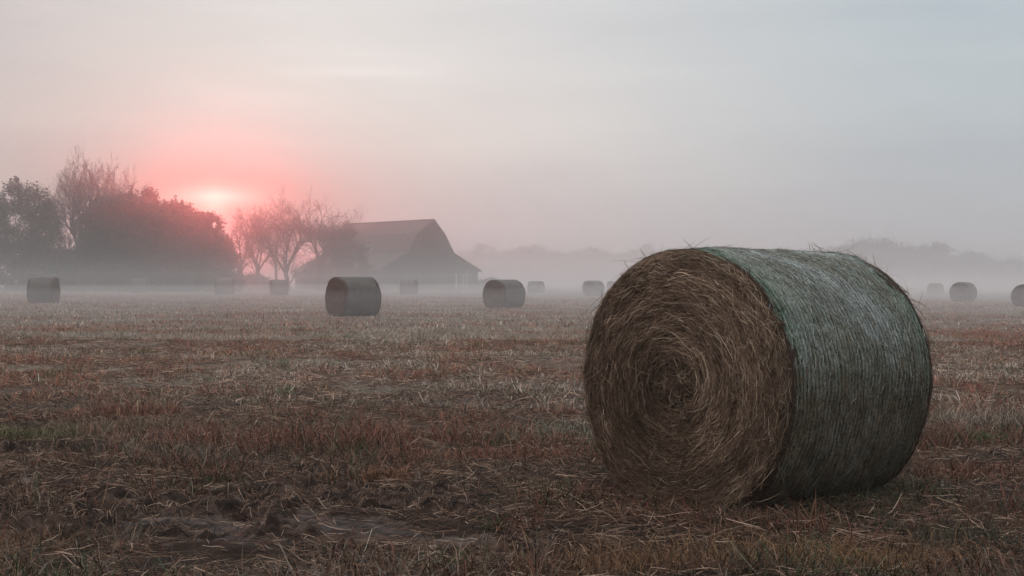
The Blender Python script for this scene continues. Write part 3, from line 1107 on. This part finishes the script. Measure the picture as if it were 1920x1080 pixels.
def place(root, px, dist, rz=0.0):
    X = px_point(px, dist)
    root.location = (X, dist, float(land(np.array(X), np.array(dist))) - 0.05)
    root.rotation_euler = (0, 0, rz)


def bare_tree(px, dist, h, crown_w, seed, label, spread=0.5, levels=7, kids=(5, 3, 3, 3, 2), tr=0.22, leafy=0, first=0.4, lean=(0, 0), twig=1.0):
    rs = np.random.default_rng(seed)
    a, b2, tips = grow(rs, h, spread, levels, tr, first, kids, lean=lean)
    kz = h * 0.97 / np.percentile(tips[:, 2], 97)           # a lone stray twig must not set the height
    for t_ in (a, b2):
        t_.V = [v * kz for v in t_.V]
    tips = tips * kz
    k = crown_w / 2 / np.percentile(np.abs(tips[:, 0]), 96)
    for t_ in (a, b2):
        t_.V = [v * np.array([k, k, 1]) if t_ is b2 else v for v in t_.V]
    if twig != 1.0:                                  # stouter or finer wood
        for t_ in (b2,):
            for q_, v in enumerate(t_.V):
                kk = 3 if len(v) % 3 == 0 and len(v) <= 9 else 5
                c3 = v.reshape(-1, kk, 3)
                mid = c3.mean(1, keepdims=True)
                t_.V[q_] = (mid + (c3 - mid) * twig).reshape(-1, 3)
    tips = tips * np.array([k, k, 1])
    root = empty("bare_tree")
    place(root, px, dist)
    tag(root, label, "tree", "trees along the edge of the field")
    link_mesh("trunk", a.mesh("trunk"), bark_m, root)
    link_mesh("branches", b2.mesh("branches"), bark_m, root)
    if leafy:
        V, Q, c = leaves(rs, tips[rs.random(len(tips)) < 0.4], leafy, 0.3, 0.10, [[0.06, 0.045, 0.035], [0.09, 0.06, 0.045]])
        link_mesh("foliage", np_mesh("foliage", V, Q, c), leaf_m, root)
    return root


bare_tree(155, 152, 14.3, 6.9, 14, "tallest bare tree, rising above the dark evergreens at left", 0.50, 7, (6, 4, 3, 3, 2), 0.40, twig=1.35, first=0.3)
bare_tree(209, 158, 14.3, 5.2, 16, "tall narrow bare tree, right neighbour of the tallest one", 0.46, 7, (5, 4, 3, 3, 2), 0.30, twig=1.35)
bare_tree(124, 149, 8.8, 5.4, 18, "lower bare tree at the left foot of the tallest bare tree", 0.55, 6, (5, 3, 3, 3), 0.18)
bare_tree(444, 160, 9.0, 5.6, 13, "slim bare tree right beside the evergreen clump, nearest the sun", 0.5, 6, (4, 3, 3, 2), 0.2, 0, 0.2, twig=1.5)
bare_tree(486, 168, 10.0, 6.6, 14, "bare tree with dense reddish twigs, second right of the evergreens", 0.5, 7, (5, 3, 3, 2, 2), 0.28, 1, 0.2)
bare_tree(518, 178, 10.6, 6.0, 20, "bare tree standing back between the reddish tree and the forked one", 0.5, 7, (5, 3, 3, 3, 2), 0.22, 0, 0.2, twig=1.2)
bare_tree(541, 160, 9.9, 7.6, 15, "broad bare tree with forked trunk over the misty bale", 0.55, 7, (5, 3, 3, 3, 2), 0.32, 0, 0.2, twig=1.25)
bare_tree(597, 166, 10.7, 7.0, 16, "bare tree with the highest open crown left of the barn", 0.55, 7, (5, 3, 3, 3, 2), 0.28, 0, 0.3, twig=1.25)
bare_tree(662, 225, 12.4, 6.4, 17, "small bare tree whose twigs show over the barn's ridge", 0.5, 7, (5, 3, 3, 3, 2), 0.2, twig=1.4)
bare_tree(634, 172, 8.8, 5.6, 19, "twiggy bare tree right at the barn's left end", 0.55, 7, (5, 3, 3, 3, 2), 0.2, 2)


def leafy_tree(name, px, dist, h, crown_w, seed, label, lobes, tones, crown_from=0.15, per=130, size=0.22, spread=0.75, cat="tree", shape="round", shoots=11, gap=None):
    rs = np.random.default_rng(seed)
    a, b2, tips = grow(rs, h * 0.9, 0.55, 5, 0.22, 0.4, (5, 3, 3, 2))
    tips = scale_to([a, b2], tips, h * 0.9)
    half = max(1e-3, np.percentile(np.abs(tips[:, :2]), 90))
    k = crown_w / 2 * 0.8 / half
    for t_ in (a, b2):
        t_.V = [v * np.array([k, k, 1]) for v in t_.V]
    cs = []
    for i in range(lobes):
        f = (i + rs.random()) / lobes
        z = h * (crown_from + (1 - crown_from) * f)
        if shape == "cone":
            rw = crown_w / 2 * (1.04 - f) ** 0.75
        else:
            rw = crown_w / 2 * math.sqrt(max(0.03, 1 - (2 * max(f, 0.3) - 0.9) ** 2 / 1.25))
        an = rs.random() * 2 * math.pi
        if shape == "cone":
            rw = crown_w / 2 * max(0.05, (1.0 - f)) ** 0.8 * (0.75 + 0.4 * rs.random())
        q = rw * math.sqrt(rs.random()) * (0.9 + 0.3 * rs.random())
        cs.append((q * math.cos(an), q * math.sin(an), z * (0.97 + 0.05 * rs.random())))
    cs = np.array(cs)
    # a few leading shoots break the outline
    sh = []
    for i in range(shoots):
        c0 = cs[int(len(cs) * (0.55 + 0.44 * rs.random()))]
        hh = (0.5 + 1.2 * rs.random())
        for q in np.linspace(0, 1, 5):
            sh.append((c0 + np.array([0, 0, hh * q]), 0.30 * (1 - 0.8 * q)))
    root = empty(name)
    place(root, px, dist)
    tag(root, label, cat, "trees along the edge of the field")
    link_mesh("trunk", a.mesh("trunk"), bark_m, root)
    link_mesh("branches", b2.mesh("branches"), bark_m, root)
    V, Q, c = leaves(rs, cs, per, spread * 0.5, size, tones)
    pcs = [(V, Q, c)] + [leaves(rs, p_[None], 26, s_, size * 0.7, tones) for p_, s_ in sh]
    V, Q, c = join(pcs)
    V[:, 2] = np.maximum(V[:, 2], 0.05)
    if gap:                                         # a hole in the crown where the bright sky shows through
        mid = V.reshape(-1, 4, 3).mean(1)
        ok = ((mid[:, 0] - gap[0]) / gap[2]) ** 2 + ((mid[:, 2] - gap[1]) / gap[3]) ** 2 > 0.6 + 0.8 * rs.random(len(mid))
        V = V.reshape(-1, 4, 3)[ok].reshape(-1, 3)
        c = c.reshape(-1, 4, 3)[ok].reshape(-1, 3)
        Q = np.arange(len(V)).reshape(-1, 4)
    link_mesh("crown", np_mesh("crown", V, Q, c, False), leaf_m, root)
    return root


EV = [[0.026, 0.034, 0.020], [0.040, 0.046, 0.028], [0.060, 0.058, 0.036]]
DR = [[0.050, 0.044, 0.028], [0.075, 0.058, 0.036], [0.040, 0.046, 0.026]]
leafy_tree("broadleaf_tree", 44, 142, 10.7, 7.0, 21, "leafy ragged tree with gaps in its crown at the far left", 60, DR, 0.42, 125, 0.13, 0.85)
leafy_tree("broadleaf_tree", 80, 147, 9.6, 3.2, 22, "narrower leafy tree close right of the ragged left one", 34, DR, 0.3, 170, 0.13, 0.8)
leafy_tree("broadleaf_tree", -10, 150, 10.0, 5.0, 30, "leafy tree cut by the left edge of the view", 45, DR, 0.3, 170, 0.13, 0.85)
leafy_tree("evergreen_tree", 196, 146, 9.5, 5.2, 23, "rounded dark evergreen at the left end of the evergreen clump", 90, EV, 0.0, 330, 0.14, 0.8)
leafy_tree("evergreen_tree", 240, 143, 9.8, 5.0, 24, "dark evergreen with a bushy top, left of the spiky one", 95, EV, 0.0, 330, 0.14, 0.8)
leafy_tree("evergreen_tree", 281, 148, 10.6, 5.6, 25, "spiky topped dark evergreen, highest of the evergreen clump", 90, EV, 0.0, 310, 0.13, 0.7, shape="cone")
leafy_tree("evergreen_tree", 318, 144, 8.9, 5.0, 26, "dense dark evergreen in the middle of the evergreen clump", 90, EV, 0.0, 330, 0.14, 0.8)
leafy_tree("evergreen_tree", 348, 146, 8.7, 3.8, 27, "dark evergreen with a knobbly top left of the sun", 75, EV, 0.0, 330, 0.14, 0.75)
leafy_tree("evergreen_tree", 388, 143, 7.9, 4.0, 28, "lower evergreen directly below the sun", 70, EV, 0.0, 310, 0.14, 0.7, gap=(0.75, 6.95, 0.42, 0.40))
leafy_tree("evergreen_tree", 416, 145, 5.2, 3.6, 29, "lowest evergreen at the right end of the evergreen clump", 50, EV, 0.0, 310, 0.14, 0.7)


def shrub(px, dist, h, wd, seed, label, tones=DR, per=120):
    rs = np.random.default_rng(seed)
    n = int(14 + wd * 9)
    cs = np.stack([(rs.random(n) - 0.5) * wd, (rs.random(n) - 0.5) * wd * 0.7, 0 * rs.random(n)], -1)
    cap = np.sqrt(np.clip(1.05 - (2 * cs[:, 0] / wd) ** 2, 0.05, 1))
    cs[:, 2] = h * cap * rs.random(n) ** 0.7 * 0.95
    root = empty("shrub")
    place(root, px, dist)
    tag(root, label, "shrub", "shrubs at the foot of the trees")
    tb_ = Tubes()
    for q in cs[:16]:
        tb_.add(np.stack([np.array([q[0] * 0.2, q[1] * 0.2, -0.05]), q * np.array([0.7, 0.7, 0.55]), q]), [0.05, 0.035, 0.015], 4)
    link_mesh("stems", tb_.mesh("stems"), bark_m, root)
    V, Q, c = leaves(rs, cs, per, 0.34, 0.15, tones)
    V[:, 2] = np.maximum(V[:, 2], 0.02)
    link_mesh("foliage", np_mesh("foliage", V, Q, c, False), leaf_m, root)
    return root


shrub(20, 138, 5.2, 7.0, 41, "big tangled shrub under the ragged tree at far left")
shrub(70, 140, 5.0, 6.0, 47, "tangled shrub between the left bale and the ragged tree")
shrub(118, 141, 4.4, 5.0, 42, "tangled shrub beneath the lower bare tree")
shrub(160, 142, 4.4, 4.0, 48, "shrub under the tallest bare tree")
shrub(646, 176, 7.9, 6.4, 43, "large rounded shrub hiding the barn's left end", DR, 150)
shrub(600, 180, 4.0, 4.0, 44, "low shrub left of the barn beneath the high open crown")
shrub(470, 172, 1.7, 5.0, 45, "low weedy shrub between the bare tree trunks")
shrub(912, 200, 1.6, 3.5, 46, "small dark shrub just right of the barn's lean-to")


def far_wood(name, spots, seed, label):
    rs = np.random.default_rng(seed)
    parts = []
    for px, dist, h, wd in spots:
        n = 34
        X = px_point(px, dist)
        f = rs.random(n)
        rw = wd / 2 * np.sqrt(np.clip(1.02 - (2 * np.maximum(f, 0.35) - 0.95) ** 2, 0.02, 1))
        an = rs.random(n) * 2 * math.pi
        q = rw * np.sqrt(rs.random(n))
        z0 = float(land(np.array(X), np.array(dist)))
        cs = np.stack([X + q * np.cos(an), dist + q * np.sin(an), z0 + 0.3 + f * (h - 0.8)], -1)
        V, Q, c = leaves(rs, cs, 70, 1.4, 0.55, DR)
        parts.append((V, Q, c))
        tb_ = Tubes()
        tb_.add([[X, dist, z0 - 0.2], [X, dist, z0 + h * 0.5], [X + 0.2, dist, z0 + h * 0.85]], [0.25, 0.2, 0.06], 5)
        Vt, Qt = tb_.V[0], tb_.Q[0]
        parts.append((Vt, Qt, np.full((len(Vt), 3), 0.04)))
    V, Q, c = join(parts)
    tag(link_mesh(name, np_mesh(name, V, Q, c, False), leaf_m), label, "wood", kind="stuff")


rs0 = np.random.default_rng(99)


def line(x0, x1, step, dist, prof):
    out = []
    px = x0
    while px < x1:
        h = float(np.interp(px, prof[0], prof[1])) * (0.85 + 0.3 * rs0.random())
        out.append((px, dist * (0.95 + 0.1 * rs0.random()), h, 11 + 10 * rs0.random()))
        px += step * (0.7 + 0.6 * rs0.random())
    return out


FAR = 800.0
far_wood("distant_woods", line(845, 1330, 15, FAR, ([840, 890, 940, 1000, 1060, 1110, 1180, 1330], [14, 21, 16, 22.5, 15, 19, 20, 19])), 61,
         "pale far wood fading into mist between the barn and the big bale")
far_wood("distant_woods", line(1330, 2100, 14, 540, ([1330, 1500, 1560, 1640, 1700, 1770, 1830, 1900, 2100], [8, 11.5, 14, 17, 16, 14, 12, 9, 8])), 62,
         "grey far wood fading into mist behind the big bale at right")
far_wood("distant_woods", line(-250, 840, 14, 560, ([-250, 400, 840], [11, 10, 10])), 63,
         "far wood seen through the gaps behind the barn and bare trees")


# ------------------------------------------------------------------ morning haze and the low bank of mist
def air(name, x0, x1, y0, y1, z0, z1, dens, colr, g, label):
    v, f = box_vf(x0, x1, y0, y1, z0, z1)
    o = bpy.data.objects.new(name, mesh_vf(name, v, f))
    C.objects.link(o)
    m_ = bpy.data.materials.new(name)
    m_.use_nodes = True
    nt = m_.node_tree
    nt.nodes.clear()
    pv = nt.nodes.new("ShaderNodeVolumePrincipled")
    pv.inputs["Color"].default_value = (*colr, 1)
    pv.inputs["Density"].default_value = dens
    pv.inputs["Density Attribute"].default_value = ""
    pv.inputs["Anisotropy"].default_value = g
    out = nt.nodes.new("ShaderNodeOutputMaterial")
    nt.links.new(pv.outputs[0], out.inputs["Volume"])
    m_.cycles.homogeneous_volume = True
    o.data.materials.append(m_)
    tag(o, label, "haze", kind="stuff")
    return o


air("haze", -1560, 1560, -70, 1560, -14, 27.0, 0.0012, (0.985, 0.95, 0.945), 0.4, "thin pink grey morning haze over the whole field")
air("mist", -1550, 1550, 36, 1550, -13, 11.0, 0.0021, (0.98, 0.97, 0.97), 0.93, "bank of mist drifting in front of the trees and barn")
# the ground mist thins out upwards: shallow even layers, one over the other
for q_, (top_, y_, d_, lab_) in enumerate((
        (1.0, 27, 0.0048, "shallowest layer of white mist, hugging the far grass"),
        (2.1, 39, 0.0019, "knee deep white mist round the far bales"),
        (2.9, 46, 0.0009, "thin mist above the tops of the far bales"),
        (3.9, 54, 0.0007, "thinner mist along the foot of the trees"),
        (5.4, 64, 0.0006, "thinnest topmost veil of the low mist"))):
    air("mist", -1545 + 4 * q_, 1545 - 4 * q_, y_, 1545 - 4 * q_, -12.6 + 0.15 * q_, top_, d_, (0.99, 0.955, 0.95), 0.35, lab_)
